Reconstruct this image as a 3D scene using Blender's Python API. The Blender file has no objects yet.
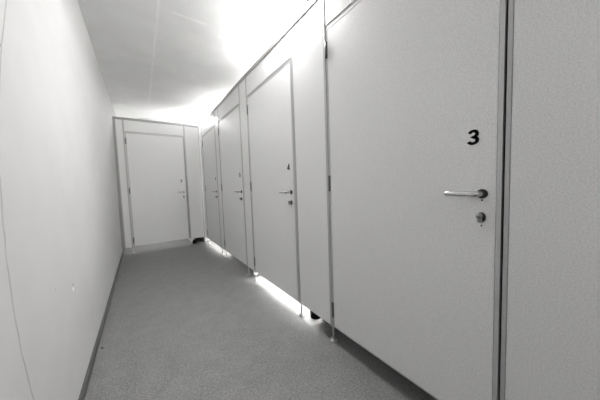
import bpy, bmesh, math, random
from mathutils import Vector, Matrix
random.seed(7)
C = bpy.context.scene.collection
SC = bpy.context.scene

# ------------------------------------------------------------------ measures
W = 1.33            # x of the cubicle fronts
L = 5.01            # y of the end partition
ZC = 2.60           # ceiling
ZR, ZRL = 2.372, 2.331   # top rail
ZB = 0.1125         # underside of doors and panels
ZD = 2.108          # top of doors
T = 0.030           # board thickness


def wall_x(z):      # the left wall is slightly out of plumb
    return -0.05 + 0.0242 * z / ZC


# ------------------------------------------------------------------ materials
def new_mat(name, color, rough=0.5, metal=0.0, spec=0.5):
    m = bpy.data.materials.new(name)
    m.use_nodes = True
    b = m.node_tree.nodes['Principled BSDF']
    b.inputs['Base Color'].default_value = (*color, 1)
    b.inputs['Roughness'].default_value = rough
    b.inputs['Metallic'].default_value = metal
    b.inputs['Specular IOR Level'].default_value = spec
    return m


def nd(m, t, **kw):
    n = m.node_tree.nodes.new(t)
    for k, v in kw.items():
        setattr(n, k, v)
    return n


def lk(m, a, b):
    m.node_tree.links.new(a, b)


def math_node(m, op, a, b=None, c=None):
    n = nd(m, 'ShaderNodeMath', operation=op)
    for i, v in enumerate((a, b, c)):
        if v is None:
            continue
        if isinstance(v, (int, float)):
            n.inputs[i].default_value = v
        else:
            lk(m, v, n.inputs[i])
    return n.outputs[0]


def mottle(m, base, amount, scale, detail=3.0, bump=0.0, bump_scale=None):
    """base colour varied by noise, returns the colour socket"""
    tc = nd(m, 'ShaderNodeNewGeometry')
    no = nd(m, 'ShaderNodeTexNoise')
    no.inputs['Scale'].default_value = scale
    no.inputs['Detail'].default_value = detail
    lk(m, tc.outputs['Position'], no.inputs['Vector'])
    r = nd(m, 'ShaderNodeValToRGB')
    r.color_ramp.elements[0].position = 0.3
    r.color_ramp.elements[1].position = 0.7
    r.color_ramp.elements[0].color = (*[c * (1 - amount) for c in base], 1)
    r.color_ramp.elements[1].color = (*[min(1, c * (1 + amount)) for c in base], 1)
    lk(m, no.outputs['Fac'], r.inputs['Fac'])
    b = m.node_tree.nodes['Principled BSDF']
    lk(m, r.outputs['Color'], b.inputs['Base Color'])
    if bump:
        n2 = nd(m, 'ShaderNodeTexNoise')
        n2.inputs['Scale'].default_value = bump_scale or scale
        n2.inputs['Detail'].default_value = 4
        lk(m, tc.outputs['Position'], n2.inputs['Vector'])
        bp = nd(m, 'ShaderNodeBump')
        bp.inputs['Strength'].default_value = bump
        bp.inputs['Distance'].default_value = 0.004
        lk(m, n2.outputs['Fac'], bp.inputs['Height'])
        lk(m, bp.outputs['Normal'], b.inputs['Normal'])
    return tc, r.outputs['Color']


M = {}
M['board'] = new_mat('white_laminate', (.88, .88, .875), .42)
mottle(M['board'], (.88, .88, .875), .10, 200, 3, .05, 420)
M['edge'] = new_mat('edge_trim_aluminium', (.52, .52, .51), .42, .35)
mottle(M['edge'], (.63, .63, .625), .03, 90)
M['post'] = new_mat('post_aluminium', (.46, .46, .455), .45, .25)
mottle(M['post'], (.53, .53, .526), .04, 80)
M['rail'] = new_mat('rail_aluminium', (.45, .45, .44), .4, .45)
mottle(M['rail'], (.42, .42, .416), .04, 80)
M['chrome'] = new_mat('chrome_foot', (.45, .45, .445), .3, .8)
M['steel'] = new_mat('brushed_steel', (.66, .66, .65), .27, 1.0)
M['darksteel'] = new_mat('grey_steel_hinge', (.17, .17, .17), .45, .4)
M['lockmetal'] = new_mat('lock_metal', (.33, .33, .32), .32, .9)
M['black'] = new_mat('black_plastic', (.012, .012, .012), .45)
mottle(M['black'], (.012, .012, .012), .1, 60)
M['rubber'] = new_mat('black_rubber', (.008, .008, .008), .9, 0, .1)
mottle(M['rubber'], (.010, .010, .010), .1, 60)
M['ink'] = new_mat('black_number_film', (.006, .006, .006), .9, 0, .1)
M['inner'] = new_mat('cubicle_inner_board', (.80, .80, .798), .55)
mottle(M['inner'], (.80, .80, .798), .03, 60)
M['filler'] = new_mat('white_filler', (.95, .95, .95), .7)
M['housing'] = new_mat('lamp_housing_white', (.82, .82, .81), .45)
mottle(M['housing'], (.82, .82, .81), .02, 40)


def emit_mat(name, strength):
    m = bpy.data.materials.new(name)
    m.use_nodes = True
    b = m.node_tree.nodes['Principled BSDF']
    b.inputs['Base Color'].default_value = (.9, .9, .9, 1)
    b.inputs['Emission Color'].default_value = (1.0, .99, .985, 1)
    b.inputs['Emission Strength'].default_value = strength
    return m


# floor: grey speckled vinyl
m = M['floor'] = new_mat('grey_speckled_vinyl', (.2, .2, .2), .55, 0, .35)
geo = nd(m, 'ShaderNodeNewGeometry')
n1 = nd(m, 'ShaderNodeTexNoise'); n1.inputs['Scale'].default_value = 110; n1.inputs['Detail'].default_value = 3
n2 = nd(m, 'ShaderNodeTexNoise'); n2.inputs['Scale'].default_value = 9; n2.inputs['Detail'].default_value = 5
vo = nd(m, 'ShaderNodeTexVoronoi'); vo.inputs['Scale'].default_value = 85
for n in (n1, n2, vo):
    lk(m, geo.outputs['Position'], n.inputs['Vector'])
s = math_node(m, 'MULTIPLY_ADD', n1.outputs['Fac'], .85, -.425)
s2 = math_node(m, 'MULTIPLY_ADD', n2.outputs['Fac'], .22, -.11)
s3 = math_node(m, 'MULTIPLY_ADD', vo.outputs['Distance'], .18, -.09)
tot = math_node(m, 'ADD', math_node(m, 'ADD', s, s2), math_node(m, 'ADD', s3, .5))
cr = nd(m, 'ShaderNodeValToRGB')
cr.color_ramp.elements[0].position = .25; cr.color_ramp.elements[0].color = (.115, .115, .114, 1)
cr.color_ramp.elements[1].position = .75; cr.color_ramp.elements[1].color = (.285, .285, .282, 1)
lk(m, tot, cr.inputs['Fac'])
lk(m, cr.outputs['Color'], m.node_tree.nodes['Principled BSDF'].inputs['Base Color'])

M['skirting'] = new_mat('grey_skirting_vinyl', (.085, .085, .084), .55)
mottle(M['skirting'], (.085, .085, .084), .12, 120)

# ceiling: painted board-marked concrete with faint pale joint ridges
m = M['ceiling'] = new_mat('white_painted_concrete_ceiling', (.86, .86, .857), .8, 0, .2)
tc, col = mottle(m, (.86, .86, .857), .045, 3.0, 6, .25, 26)
sep = nd(m, 'ShaderNodeSeparateXYZ'); lk(m, tc.outputs['Position'], sep.inputs[0])
X, Y = sep.outputs['X'], sep.outputs['Y']
wob = nd(m, 'ShaderNodeTexNoise'); wob.inputs['Scale'].default_value = 2.2
lk(m, tc.outputs['Position'], wob.inputs['Vector'])
brk = nd(m, 'ShaderNodeTexNoise'); brk.inputs['Scale'].default_value = 7.0; brk.inputs['Detail'].default_value = 4
lk(m, tc.outputs['Position'], brk.inputs['Vector'])


def line(axis, pos, other, lo, hi, half, gain, wobble=.012):
    d = math_node(m, 'ABSOLUTE', math_node(m, 'ADD', math_node(m, 'SUBTRACT', axis, pos),
                                           math_node(m, 'MULTIPLY_ADD', wob.outputs['Fac'], wobble, -wobble / 2)))
    a = math_node(m, 'SUBTRACT', 1.0, math_node(m, 'MINIMUM', math_node(m, 'DIVIDE', d, half), 1.0))
    b = math_node(m, 'MULTIPLY', math_node(m, 'GREATER_THAN', other, lo), math_node(m, 'LESS_THAN', other, hi))
    k = math_node(m, 'MULTIPLY', math_node(m, 'SUBTRACT', brk.outputs['Fac'], .28), gain)
    k = math_node(m, 'MAXIMUM', math_node(m, 'MINIMUM', k, 1.0), 0.0)
    return math_node(m, 'MULTIPLY', math_node(m, 'MULTIPLY', a, b), k)


l1 = line(X, .497, Y, 2.1, 4.75, .015, 3.2)
l2 = line(Y, 2.262, X, .60, .875, .022, 4.5, .02)
l3 = line(X, 1.02, Y, 2.33, 2.40, .018, 5.0)
l4 = line(Y, 3.9, X, .05, 1.3, .010, .8)
l5 = line(X, .86, Y, 2.45, 4.4, .008, .7, .03)
msk = math_node(m, 'MAXIMUM', math_node(m, 'MAXIMUM', math_node(m, 'MAXIMUM', l1, l2), l3), math_node(m, 'MAXIMUM', l4, l5))
mx = nd(m, 'ShaderNodeMix', data_type='RGBA')
lk(m, msk, mx.inputs['Factor']); lk(m, col, mx.inputs['A']); mx.inputs['B'].default_value = (.985, .985, .98, 1)
lk(m, mx.outputs['Result'], m.node_tree.nodes['Principled BSDF'].inputs['Base Color'])

# left wall: white plaster with a hairline crack and small pock marks
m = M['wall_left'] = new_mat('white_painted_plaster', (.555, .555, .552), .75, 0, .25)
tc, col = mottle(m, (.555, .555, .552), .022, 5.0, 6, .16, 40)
sep = nd(m, 'ShaderNodeSeparateXYZ'); lk(m, tc.outputs['Position'], sep.inputs[0])
Y, Z = sep.outputs['Y'], sep.outputs['Z']
wob = nd(m, 'ShaderNodeTexNoise'); wob.inputs['Scale'].default_value = 14; wob.inputs['Detail'].default_value = 5
lk(m, tc.outputs['Position'], wob.inputs['Vector'])
dz = math_node(m, 'SUBTRACT', Z, .97)
yc = math_node(m, 'MULTIPLY_ADD', math_node(m, 'MULTIPLY', dz, dz), .29, 1.003)
yc = math_node(m, 'ADD', yc, math_node(m, 'MULTIPLY_ADD', wob.outputs['Fac'], .016, -.008))
d = math_node(m, 'ABSOLUTE', math_node(m, 'SUBTRACT', Y, yc))
crack = math_node(m, 'SUBTRACT', 1.0, math_node(m, 'MINIMUM', math_node(m, 'DIVIDE', d, .0062), 1.0))
crack = math_node(m, 'MULTIPLY', crack, math_node(m, 'MULTIPLY_ADD', wob.outputs['Fac'], 1.1, .1))
vo = nd(m, 'ShaderNodeTexVoronoi'); vo.inputs['Scale'].default_value = 5.5
lk(m, tc.outputs['Position'], vo.inputs['Vector'])
pock = math_node(m, 'LESS_THAN', vo.outputs['Distance'], .032)
pock = math_node(m, 'MULTIPLY', pock, .4)
mk = math_node(m, 'MAXIMUM', math_node(m, 'MULTIPLY', crack, .8), pock)
mx = nd(m, 'ShaderNodeMix', data_type='RGBA')
lk(m, mk, mx.inputs['Factor']); lk(m, col, mx.inputs['A']); mx.inputs['B'].default_value = (.16, .16, .155, 1)
lk(m, mx.outputs['Result'], m.node_tree.nodes['Principled BSDF'].inputs['Base Color'])
M['wall'] = new_mat('white_wall_paint', (.84, .84, .838), .75)
mottle(M['wall'], (.84, .84, .838), .02, 6)


# ------------------------------------------------------------------ mesh helpers
def add_box(bm, x0, x1, y0, y1, z0, z1, bevel=0.0, seg=2):
    b = bmesh.new()
    bmesh.ops.create_cube(b, size=1)
    for v in b.verts:
        v.co = Vector(((x0 + x1) / 2 + v.co.x * (x1 - x0), (y0 + y1) / 2 + v.co.y * (y1 - y0), (z0 + z1) / 2 + v.co.z * (z1 - z0)))
    if bevel:
        bmesh.ops.bevel(b, geom=b.edges[:], offset=bevel, segments=seg, affect='EDGES', profile=.6)
    merge(bm, b)


def merge(bm, b, mat=None):
    if mat is not None:
        bmesh.ops.transform(b, matrix=mat, verts=b.verts[:])
    vs = [bm.verts.new(v.co) for v in b.verts]
    b.verts.index_update()
    for f in b.faces:
        nf = bm.faces.new([vs[v.index] for v in f.verts])
        nf.smooth = f.smooth
    b.free()


def add_lathe(bm, prof, mat=None, n=32, sx=1.0, sy=1.0):
    """prof: (radius, height) pairs about local z"""
    b = bmesh.new()
    rings = []
    for r, h in prof:
        if r < 1e-6:
            rings.append([b.verts.new((0, 0, h))])
        else:
            rings.append([b.verts.new((r * math.cos(2 * math.pi * i / n) * sx, r * math.sin(2 * math.pi * i / n) * sy, h)) for i in range(n)])
    for a, c in zip(rings, rings[1:]):
        for i in range(n):
            j = (i + 1) % n
            q = [a[i % len(a)], a[j % len(a)], c[j % len(c)], c[i % len(c)]]
            u = []
            for v in q:
                if v not in u:
                    u.append(v)
            if len(u) >= 3:
                f = b.faces.new(u); f.smooth = True
    for ring in (rings[0], rings[-1]):
        if len(ring) > 1:
            b.faces.new(ring)
    bmesh.ops.recalc_face_normals(b, faces=b.faces[:])
    merge(bm, b, mat)


OUT = Matrix.Rotation(math.radians(90), 4, 'X')      # local z -> -y (out of a door face)


def at(x, y, z, rot=None):
    m_ = Matrix.Translation((x, y, z))
    return m_ @ rot if rot is not None else m_


def add_tube(bm, pts, radii, n=20, flat=1.0):
    """a tapering tube along pts; rounded ends"""
    b = bmesh.new()
    P = [Vector(p) for p in pts]
    rings = []
    up = Vector((0, 0, 1))
    for i, p in enumerate(P):
        t = (P[min(i + 1, len(P) - 1)] - P[max(i - 1, 0)]).normalized()
        a = up.cross(t)
        a = a.normalized() if a.length > 1e-4 else Vector((1, 0, 0))
        c = t.cross(a)
        rings.append([b.verts.new(p + radii[i] * (math.cos(2 * math.pi * k / n) * a * flat + math.sin(2 * math.pi * k / n) * c)) for k in range(n)])
    for r0, r1 in zip(rings, rings[1:]):
        for k in range(n):
            f = b.faces.new((r0[k], r0[(k + 1) % n], r1[(k + 1) % n], r1[k])); f.smooth = True
    b.faces.new(rings[0]); b.faces.new(rings[-1])
    bmesh.ops.recalc_face_normals(b, faces=b.faces[:])
    merge(bm, b)


def obj(name, bm, mat, parent=None):
    me = bpy.data.meshes.new(name)
    bm.to_mesh(me); bm.free()
    me.materials.append(mat)
    o = bpy.data.objects.new(name, me)
    C.objects.link(o)
    if parent is not None:
        o.parent = parent
    return o


def thing(name, label, cat, loc=(0, 0, 0), rotz=0.0, group=None):
    o = bpy.data.objects.new(name, None)
    o.empty_display_size = .05
    C.objects.link(o)
    o.location = loc
    o.rotation_euler = (0, 0, rotz)
    o['label'] = label; o['category'] = cat
    if group:
        o['group'] = group
    return o


def box_obj(name, mat, parent, *a, bevel=0.0):
    bm = bmesh.new(); add_box(bm, *a, bevel=bevel)
    return obj(name, bm, mat, parent)


def struct(name, mat, *a, bevel=0.0):
    o = box_obj(name, mat, None, *a, bevel=bevel)
    o['kind'] = 'structure'
    return o


# ------------------------------------------------------------------ the room
XB, YN, YF = 2.95, -2.4, 6.7        # back of the cubicles, wall behind the viewer, far wall
struct('floor', M['floor'], -.3, XB + .1, YN - .1, YF + .1, -.1, 0)
struct('ceiling', M['ceiling'], -.3, XB + .1, YN - .1, YF + .1, ZC, ZC + .12)
bm = bmesh.new()
vs = [bm.verts.new(p) for p in [(wall_x(0), YN, 0), (wall_x(0), YF, 0), (wall_x(ZC), YF, ZC), (wall_x(ZC), YN, ZC),
                                (-.25, YN, 0), (-.25, YF, 0), (-.25, YF, ZC), (-.25, YN, ZC)]]
for q in [(0, 1, 2, 3), (5, 4, 7, 6), (4, 5, 1, 0), (3, 2, 6, 7), (1, 5, 6, 2), (4, 0, 3, 7)]:
    bm.faces.new([vs[i] for i in q])
bmesh.ops.recalc_face_normals(bm, faces=bm.faces[:])
o = obj('wall_left', bm, M['wall_left']); o['kind'] = 'structure'
struct('wall_right', M['wall'], XB, XB + .1, YN, YF, 0, ZC)
struct('wall_end', M['wall'], -.25, XB, YF, YF + .1, 0, ZC)
struct('wall_back', M['wall'], -.25, XB, YN - .1, YN, 0, ZC)
struct('baseboard_left', M['skirting'], wall_x(0) - .004, wall_x(0) + .015, YN, L + .6, 0, .047, bevel=.004)
# dividing walls between the cubicles, seen only from below the doors
for y, zb, zt in ((.20, 0, ZC), (1.400, .0, ZC), (2.60, .03, ZR), (3.72, .09, ZR), (L + .02, .02, ZR)):
    struct('wall_inner', M['inner'], W + (.12 if zt == ZC and y > 1 else T + .004), XB, y, y + .028, zb, zt)
struct('wall_inner', M['inner'], W + T + .004, W + .119, 1.400, 1.428, .10, ZC)
struct('wall_inner', M['inner'], 1.09, 1.118, L + .035, L + .70, 0, ZR - .05)       # unseen closed box, added to keep the far corner floor dark
struct('wall_inner', M['inner'], 1.118, W + T, L + .67, L + .70, 0, ZR - .05)
struct('wall_inner', M['inner'], W + .002, W + T, L + .035, L + .67, 0, ZR - .08)
struct('wall_inner', M['inner'], 1.118, W + T, L + .035, L + .67, ZR - .08, ZR - .05)

# ------------------------------------------------------------------ lettering
def arc(cx, cy, rx, ry, a0, a1, n=14):
    return [(cx + rx * math.cos(math.radians(a0 + (a1 - a0) * i / n)), cy + ry * math.sin(math.radians(a0 + (a1 - a0) * i / n))) for i in range(n + 1)]


GLYPH = {
    '3': [arc(.29, .715, .20, .205, 165, -90) + arc(.29, .285, .225, .205, 90, -165)[1:]],
    '4': [[(.47, 0), (.47, .99)], [(.47, .92), (.08, .30), (.08, .27), (.66, .27)]],
    '5': [[(.56, .92), (.17, .92), (.10, .50)] + arc(.30, .31, .23, .23, 140, -160)],
    '6': [arc(.32, .50, .24, .42, 45, 180) + arc(.31, .30, .23, .22, 180, 540, 24)],
    '7': [[(.04, .92), (.56, .92), (.38, .55), (.26, 0)]],
}


def digit(bm, ch, x, z, h):
    """ribbons of a bold slanted numeral, on the plane y = 0, standing 0.6 mm proud"""
    hw = .098
    for line_ in GLYPH[ch]:
        P = [Vector((p[0], p[1])) for p in line_]
        lft, rgt = [], []
        for i, p in enumerate(P):
            t0 = (p - P[i - 1]).normalized() if i else None
            t1 = (P[i + 1] - p).normalized() if i < len(P) - 1 else None
            t = ((t0 or t1) + (t1 or t0)).normalized()
            nrm = Vector((-t.y, t.x))
            k = 1.0
            if t0 and t1:
                k = min(1.6, 1 / max(.4, nrm.dot(Vector((-t0.y, t0.x)))))
            lft.append(p + nrm * hw * k); rgt.append(p - nrm * hw * k)

        def w(p, y):
            return bm.verts.new((x + ((p.x - .31) * 1.12 + .03 * (p.y - .5)) * h, y, z + p.y * h))
        A = [w(p, -.0006) for p in lft]; B = [w(p, -.0006) for p in rgt]
        A2 = [w(p, .0) for p in lft]; B2 = [w(p, .0) for p in rgt]
        for i in range(len(P) - 1):
            bm.faces.new((A[i], B[i], B[i + 1], A[i + 1]))
            bm.faces.new((A[i], A[i + 1], A2[i + 1], A2[i]))
            bm.faces.new((B[i + 1], B[i], B2[i], B2[i + 1]))
    bmesh.ops.recalc_face_normals(bm, faces=bm.faces[:])


# ------------------------------------------------------------------ cubicle fronts: everything drawn facing -y, x to the right
RIGHT = math.radians(-90)       # turns a front to face the passage from the right side


def make_door(label, loc, rotz, w, ch, zb=ZB, zt=ZD):
    """loc: foot of the hinge side of the front face; w: clear width to the lock post"""
    t = thing('cubicle_door', label, 'door', loc, rotz, 'numbered cubicle doors')
    x0, x1 = .003, w - .0078
    e = .0145
    bm = bmesh.new(); add_box(bm, x0 + e + .0016, x1 - e - .0016, .0008, T - .002, zb + .006, zt - e - .0016)
    obj('door_leaf', bm, M['board'], t)
    bm = bmesh.new()        # dark core showing in the fine joint between leaf and trim
    add_box(bm, x0 + .004, x1 - .004, .006, T - .004, zb + .002, zt - .004)
    obj('door_core', bm, M['black'], t)
    bm = bmesh.new()
    add_box(bm, x0, x0 + e, 0, T, zb, zt, bevel=.001)
    add_box(bm, x1 - e, x1, 0, T, zb, zt, bevel=.001)
    add_box(bm, x0 + e, x1 - e, 0, T, zt - e, zt, bevel=.001)
    add_box(bm, x0 + e, x1 - e, 0, T, zb, zb + .004, bevel=.0006)
    obj('edge_trim', bm, M['edge'], t)
    bm = bmesh.new(); add_box(bm, x1 + .0004, w - .0002, .014, T - .004, zb, zt)
    obj('gap_shade_strip', bm, M['rubber'], t)  # black strip stands in for the shade of the open gap
    # handle
    hx, hz = x1 - .0555, 1.052
    bm = bmesh.new()
    add_lathe(bm, [(.0175, 0), (.0175, .0055), (.0155, .0075), (0, .0075)], at(hx, 0, hz, OUT))
    rose_bm = bm
    bm = bmesh.new()
    pts, rad = [], []
    for a in range(0, 4):
        pts.append((hx, -.004 - .0105 * a, hz)); rad.append(.0092)
    for a in range(1, 7):
        th = math.radians(15 * a)
        pts.append((hx - .014 * (1 - math.cos(th)), -.036 - .014 * math.sin(th), hz)); rad.append(.0092 + .0003 * a)
    for k in range(1, 8):
        pts.append((hx - .014 - .0125 * k, -.050, hz + .0003 * k)); rad.append(.0108 - .00010 * k)
    for k in range(1, 5):
        th = math.radians(22 * k)
        pts.append((hx - .1015 - .008 * math.sin(th), -.050, hz + .0021)); rad.append(.0100 * math.cos(th) + .0002)
    add_tube(bm, pts, rad)
    dh = obj('door_handle', bm, M['steel'], t)
    obj('handle_rose', rose_bm, M['black'], dh)
    # lock
    lz = .963
    bm = bmesh.new()
    add_lathe(bm, [(.0132, 0), (.0132, .005), (.0118, .006), (0, .006)], at(hx - .0015, 0, lz, OUT), sy=1.45)
    lo = obj('lock_rose', bm, M['black'], t)
    bm = bmesh.new()
    add_lathe(bm, [(.0088, .004), (.0088, .030), (.0078, .0315), (0, .0315)], at(hx - .001, 0, lz + .007, OUT))
    add_box(bm, hx - .006, hx + .004, -.029, -.004, lz - .017, lz + .003, bevel=.0022)
    cy = obj('lock_cylinder', bm, M['lockmetal'], lo)
    bm = bmesh.new(); add_box(bm, hx - .0018, hx - .0002, -.0322, -.0314, lz + .0015, lz + .0125)
    obj('keyway', bm, M['black'], lo)
    for z in (1.0275, .9315):
        bm = bmesh.new()
        add_lathe(bm, [(.0030, -.001), (.0030, .0012), (0, .0014)], at(hx - .001, 0, z, OUT), n=16)
        obj('screw', bm, M['black'], t)
    # hinges
    for z in (.235, 1.112, 1.975):
        bm = bmesh.new()
        prof = [(.0062, -.053), (.0062, -.020), (.0055, -.019), (.0055, -.018), (.0062, -.017), (.0062, .053)]
        add_lathe(bm, prof, at(.0072, -.0045, z), n=20)
        add_box(bm, .0012, .017, -.0012, .001, z - .052, z + .052, bevel=.0006)
        obj('hinge', bm, M['darksteel'], t)
    # number
    bm = bmesh.new(); digit(bm, ch, x1 - .0862, 1.2375, .0555)
    obj('number', bm, M['ink'], t)
    return t


def make_panel(label, loc, rotz, w, zb=ZB, zt=ZRL):
    t = thing('partition_panel', label, 'partition panel', loc, rotz, 'full height panels between the doors')
    bm = bmesh.new(); add_box(bm, .001, w - .001, 0, T, zb + .004, zt, bevel=.0008)
    obj('board', bm, M['board'], t)
    bm = bmesh.new(); add_box(bm, .001, w - .001, -.0006, T + .0006, zb, zb + .004, bevel=.0008)
    obj('bottom_edge', bm, M['edge'], t)
    return t


def make_transom(label, loc, rotz, w, zb=ZD + .010, zt=ZRL):
    t = thing('transom_panel', label, 'transom panel', loc, rotz, 'panels above the cubicle doors')
    bm = bmesh.new(); add_box(bm, .001, w - .001, 0, T, zb + .010, zt, bevel=.0008)
    obj('board', bm, M['board'], t)
    bm = bmesh.new(); add_box(bm, .001, w - .001, .004, T, zb - .0055, zb + .010, bevel=.0008)
    obj('head_profile', bm, M['post'], t)
    return t


def make_post(label, loc, rotz, w=.022, zb=ZB, proud=.003):
    t = thing('support_post', label, 'post', loc, rotz, 'aluminium posts of the cubicle row')
    bm = bmesh.new()
    add_box(bm, -w / 2, w / 2, -proud, T + .003, zb - .004, ZRL, bevel=.0025)
    obj('post_profile', bm, M['post'], t)
    bm = bmesh.new()
    add_lathe(bm, [(.0065, .010), (.0065, zb + .006)], at(0, .014, 0), n=20)
    f = obj('foot_rod', bm, M['post'], t)
    bm = bmesh.new()
    add_lathe(bm, [(.0280, 0), (.0285, .003), (.0270, .0065), (.0140, .0095), (.0125, .020), (.0105, .022), (.0065, .0225)], at(0, .014, 0), n=36)
    obj('foot_plate', bm, M['chrome'], f)
    return t


# --- the row on the right: y of the posts, near to far
P3R, P3L, P4R, P4L, P5R, P5L, P6R, P6L = .2478, 1.178, 1.568, 2.510, 2.731, 3.668, 3.870, 4.790
PW = .022
NW = .0135
doors = [
    (P3L, P3R + NW / 2 + PW / 2, '3', 'large pale cubicle door with bold black number 3, nearest to the viewer'),
    (P4L, P4R + PW, '4', 'pale cubicle door with black number 4 and bright light under it'),
    (P5L, P5R + PW, '5', 'pale cubicle door just beyond door 4, dark gap under it'),
    (P6L, P6R + PW, '6', 'narrow-looking farthest cubicle door of the right row, beside the end partition'),
]
for hy, ly, ch, lab in doors:
    y0 = hy - PW / 2
    make_door(lab, (W, y0, 0), RIGHT, y0 - (ly - PW / 2), ch)
for hy, ly, lab in [
    (P3L, P3R + NW / 2 + PW / 2, 'pale transom panel above the big door 3'),
    (P4L, P4R + PW, 'pale transom panel above door 4, below the bright ceiling glow'),
    (P5L, P5R + PW, 'short pale transom panel above the door beyond door 4'),
    (P6L, P6R + PW, 'small pale transom panel above the farthest door of the right row'),
]:
    y0 = hy - PW / 2
    make_transom(lab, (W, y0, 0), RIGHT, y0 - (ly - PW / 2))
for a, b, lab in [
    (P3R - NW / 2, -2.30, 'blank pale panel at the right edge, right of the black gap beside door 3'),
    (P4R - PW / 2, P3L + PW / 2, 'tall pale panel between door 4 and door 3'),
    (P5R - PW / 2, P4L + PW / 2, 'narrow tall panel between door 4 and the next door beyond'),
    (P6R - PW / 2, P5L + PW / 2, 'narrow tall panel between the two farthest doors of the right row'),
    (L - .018, P6L + PW / 2, 'slim end panel of the right row in the far corner'),
]:
    make_panel(lab, (W, a, 0), RIGHT, a - b)
for y, w, lab in [
    (P3R, NW, 'slim aluminium post right of the black gap on the lock side of door 3'),
    (P3L, PW, 'aluminium post with chrome foot on the hinge side of door 3'),
    (P4R, PW, 'aluminium post with foot on the lock side of door 4'),
    (P4L, PW, 'aluminium post with foot on the hinge side of door 4'),
    (P5R, PW, 'aluminium post on the lock side of the door beyond door 4'),
    (P5L, PW, 'aluminium post on the hinge side of the door beyond door 4'),
    (P6R, PW, 'aluminium post on the lock side of the farthest right-hand door'),
    (P6L, PW, 'aluminium post on the hinge side of the farthest right-hand door'),
]:
    make_post(lab, (W, y, 0), RIGHT, w)
t = thing('top_rail', 'long grey aluminium rail along the top of the right cubicle row', 'rail', (W, L, ZRL), RIGHT, 'top rails of the partitions')
bm = bmesh.new(); add_box(bm, .01, L + 2.31, -.007, T + .007, 0, ZR - ZRL, bevel=.004)
obj('rail_profile', bm, M['rail'], t)
# solid wall where the row ends behind the viewer
struct('wall_inner', M['inner'], W, W + .05, YN, -2.305, 0, ZC)

# --- the end partition
XL, XR = .1054, 1.0502
make_door('pale door in the end partition across the passage, black number 7', (XL + PW / 2, L, 0), 0, XR - XL - PW, '7', ZB + .008, ZD + .015)
make_transom('pale transom panel above the door in the end partition', (XL + PW / 2, L, 0), 0, XR - XL - PW, ZD + .027)
make_panel('narrow pale strip panel of the end partition beside the left wall', (-.001, L, 0), 0, XL - PW / 2 + .001)
make_panel('pale panel of the end partition right of its door, in the far corner', (XR + PW / 2, L, 0), 0, W - .024 - XR - PW / 2)
make_post('aluminium post with foot on the hinge side of the end door', (XL, L, 0), 0, PW)
make_post('aluminium post with foot on the lock side of the end door', (XR, L, 0), 0, PW)
make_post('dark corner post where the end partition meets the right row', (W - .010, L + .004, 0), 0, .028, proud=.006)
t = thing('top_rail', 'short grey aluminium rail along the top of the end partition', 'rail', (0, L, ZRL), 0, 'top rails of the partitions')
bm = bmesh.new(); add_box(bm, wall_x(ZR) + .001, W - .010, -.007, T + .007, 0, ZR - ZRL, bevel=.004)
obj('rail_profile', bm, M['rail'], t)
# wall profile closing the tapering joint to the wall
t = thing('wall_profile', 'thin grey upright profile joining the end partition to the left wall', 'profile', (0, L, 0))
bm = bmesh.new()
q = [(wall_x(ZB) + .0005, ZB), (-.002, ZB), (-.002, ZRL), (wall_x(ZRL) + .0005, ZRL)]
f = [bm.verts.new((x, .002, z)) for x, z in q]; g = [bm.verts.new((x, T, z)) for x, z in q]
bm.faces.new(f); bm.faces.new(g[::-1])
for i in range(4):
    bm.faces.new((f[i], f[(i + 1) % 4], g[(i + 1) % 4], g[i]))
bmesh.ops.recalc_face_normals(bm, faces=bm.faces[:])
obj('filler_strip', bm, M['rail'], t)
bm = bmesh.new(); add_box(bm, -.006, .006, -.004, T, ZB, ZRL, bevel=.0015)
obj('cover_profile', bm, M['post'], t)

# ------------------------------------------------------------------ small things
def door_stop(label, x, y, r, h):
    t = thing('door_stop', label, 'door stop', (x, y, 0), 0, 'black round stops on the floor')
    bm = bmesh.new()
    add_lathe(bm, [(r * .96, 0), (r, h * .12), (r, h * .45), (r * .93, h * .68), (r * .75, h * .86), (r * .45, h * .97), (0, h)], n=40)
    obj('rubber_body', bm, M['rubber'], t)
    bm = bmesh.new(); add_lathe(bm, [(r * .22, h * .955), (r * .22, h * 1.0), (0, h * 1.02)], n=20)
    obj('fixing_cap', bm, M['black'], t)


door_stop('black round rubber stop on the floor under the panel left of door 3', 1.425, 1.482, .044, .105)
door_stop('small black rubber stop on the floor under the end partition', 1.115, L - .01 + .05, .034, .075)


def plug(label, y, z, r, mat):
    bm = bmesh.new()
    add_lathe(bm, [(r, -.004), (r, .001), (r * .7, .0022), (0, .0024)], at(0, 0, 0, Matrix.Rotation(math.radians(90), 4, 'Y')), n=20)
    o = obj('wall_plug', bm, mat)
    o.location = (wall_x(z), y, z)
    o['label'] = label; o['category'] = 'wall plug'; o['group'] = 'wall plugs in the left wall'


plug('small dark plug in the left wall near the end partition', 4.47, 1.056, .014, M['darksteel'])
plug('small grey plug low in the left wall above a white chip', 1.676, .622, .0065, M['lockmetal'])
plug('tiny grey plug high on the left wall at the picture edge', 1.094, 1.557, .006, M['lockmetal'])
bm = bmesh.new()
add_lathe(bm, [(.0085, -.003), (.0078, .0008), (.005, .0020), (0, .0024)], at(0, 0, 0, Matrix.Rotation(math.radians(90), 4, 'Y')), n=11, sx=1.25)
o = obj('filler_spot', bm, M['filler']); o.location = (wall_x(.60), 1.669, .60)
o['label'] = 'white filler spot on the left wall just below a grey plug'; o['category'] = 'filler spot'


bm = bmesh.new()
add_lathe(bm, [(.004, 0), (.0062, .002), (.0058, .0045), (.003, .0065), (0, .007)], n=9, sx=1.2)
o = obj('rubber_crumb', bm, M['rubber']); o.location = (-.012, 2.105, 0)
o['label'] = 'tiny black crumb on the grey floor beside the left skirting'; o['category'] = 'crumb'


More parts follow.
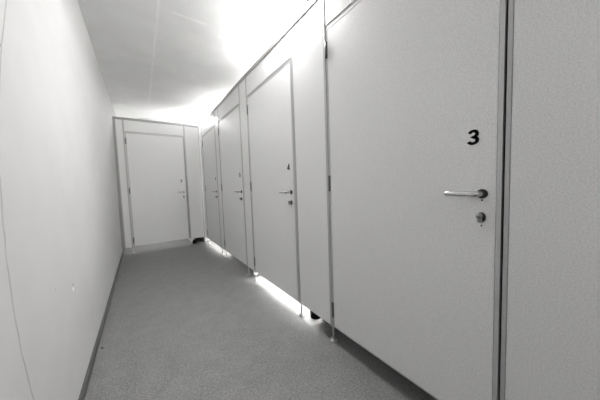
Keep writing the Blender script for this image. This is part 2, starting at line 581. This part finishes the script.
# ------------------------------------------------------------------ lamps
def lamp(label, x, y, strength, r=.15, skirt=0.0):
    t = thing('ceiling_light', label, 'lamp', (x, y, ZC), 0, 'round ceiling lights')
    bm = bmesh.new()
    if skirt:       # deep opaque ring around a recessed diffuser
        add_lathe(bm, [(r * .9, 0), (r * 1.04, -.002), (r * 1.06, -.022 - skirt), (r * 1.02, -.024 - skirt), (r * 1.005, -.020), (r * .9, -.018)], n=48)
    else:
        add_lathe(bm, [(r * .99, 0), (r * 1.02, -.004), (r * 1.02, -.020), (r * .97, -.024)], n=48)
    obj('lamp_base', bm, M['housing'], t)
    bm = bmesh.new()
    if skirt:
        add_lathe(bm, [(r * .99, -.021), (r * .97, -.028), (r * .7, -.034), (0, -.036)], n=48)
    else:
        add_lathe(bm, [(r * .98, -.022), (r * .97, -.030), (r * .90, -.041), (r * .70, -.052), (r * .40, -.058), (0, -.060)], n=48)
    obj('diffuser', bm, emit_mat('lamp_diffuser', strength), t)


lamp('glowing round ceiling light above the far end of the right row', 1.225, 5.27, 19)
lamp('round ceiling light above the tall panel between doors 4 and 3', 1.345, 1.56, 43)
lamp('ceiling light over the cubicle behind door 4', 2.2, 2.05, 110, skirt=.035)
lamp('ceiling light over the farthest right-hand cubicle', 2.0, 4.40, 80, skirt=.045)
lamp('added unseen light in the room behind the end partition', .45, 5.95, 11, skirt=.03)  # added lamp, brightens floor and ceiling past the end partition
lamp('added unseen fill light in the passage behind the viewer', .42, -1.0, 4.5)  # added fill for the passage, out of view

# ------------------------------------------------------------------ camera, world, view
w = bpy.data.worlds.new('World'); SC.world = w
w.use_nodes = True
w.node_tree.nodes['Background'].inputs['Color'].default_value = (.5, .5, .5, 1)
w.node_tree.nodes['Background'].inputs['Strength'].default_value = .05
yaw, pit, rol = (math.radians(a) for a in (34.6199, -3.6319, -1.9576))
fwd = Vector((math.sin(yaw) * math.cos(pit), math.cos(yaw) * math.cos(pit), math.sin(pit)))
rgt = Vector((math.cos(yaw), -math.sin(yaw), 0)); up = rgt.cross(fwd)
r2 = math.cos(rol) * rgt + math.sin(rol) * up
u2 = -math.sin(rol) * rgt + math.cos(rol) * up
cam = bpy.data.cameras.new('camera'); co = bpy.data.objects.new('camera', cam); C.objects.link(co)
R = Matrix((r2, u2, -fwd)).transposed()
co.matrix_world = Matrix.Translation((.2826, 0, 1.106)) @ R.to_4x4()
cam.sensor_width = 36; cam.sensor_fit = 'HORIZONTAL'; cam.lens = 229.9077 / 600 * 36
cam.clip_start = .02
SC.camera = co
SC.view_settings.view_transform = 'Standard'
SC.view_settings.look = 'None'
SC.view_settings.gamma = 1.0
SC.view_settings.use_curve_mapping = False
SC.view_settings.exposure = 2.50
SC.cycles.max_bounces = 16
SC.cycles.diffuse_bounces = 12
SC.cycles.use_denoising = True
SC.cycles.sample_clamp_indirect = 6
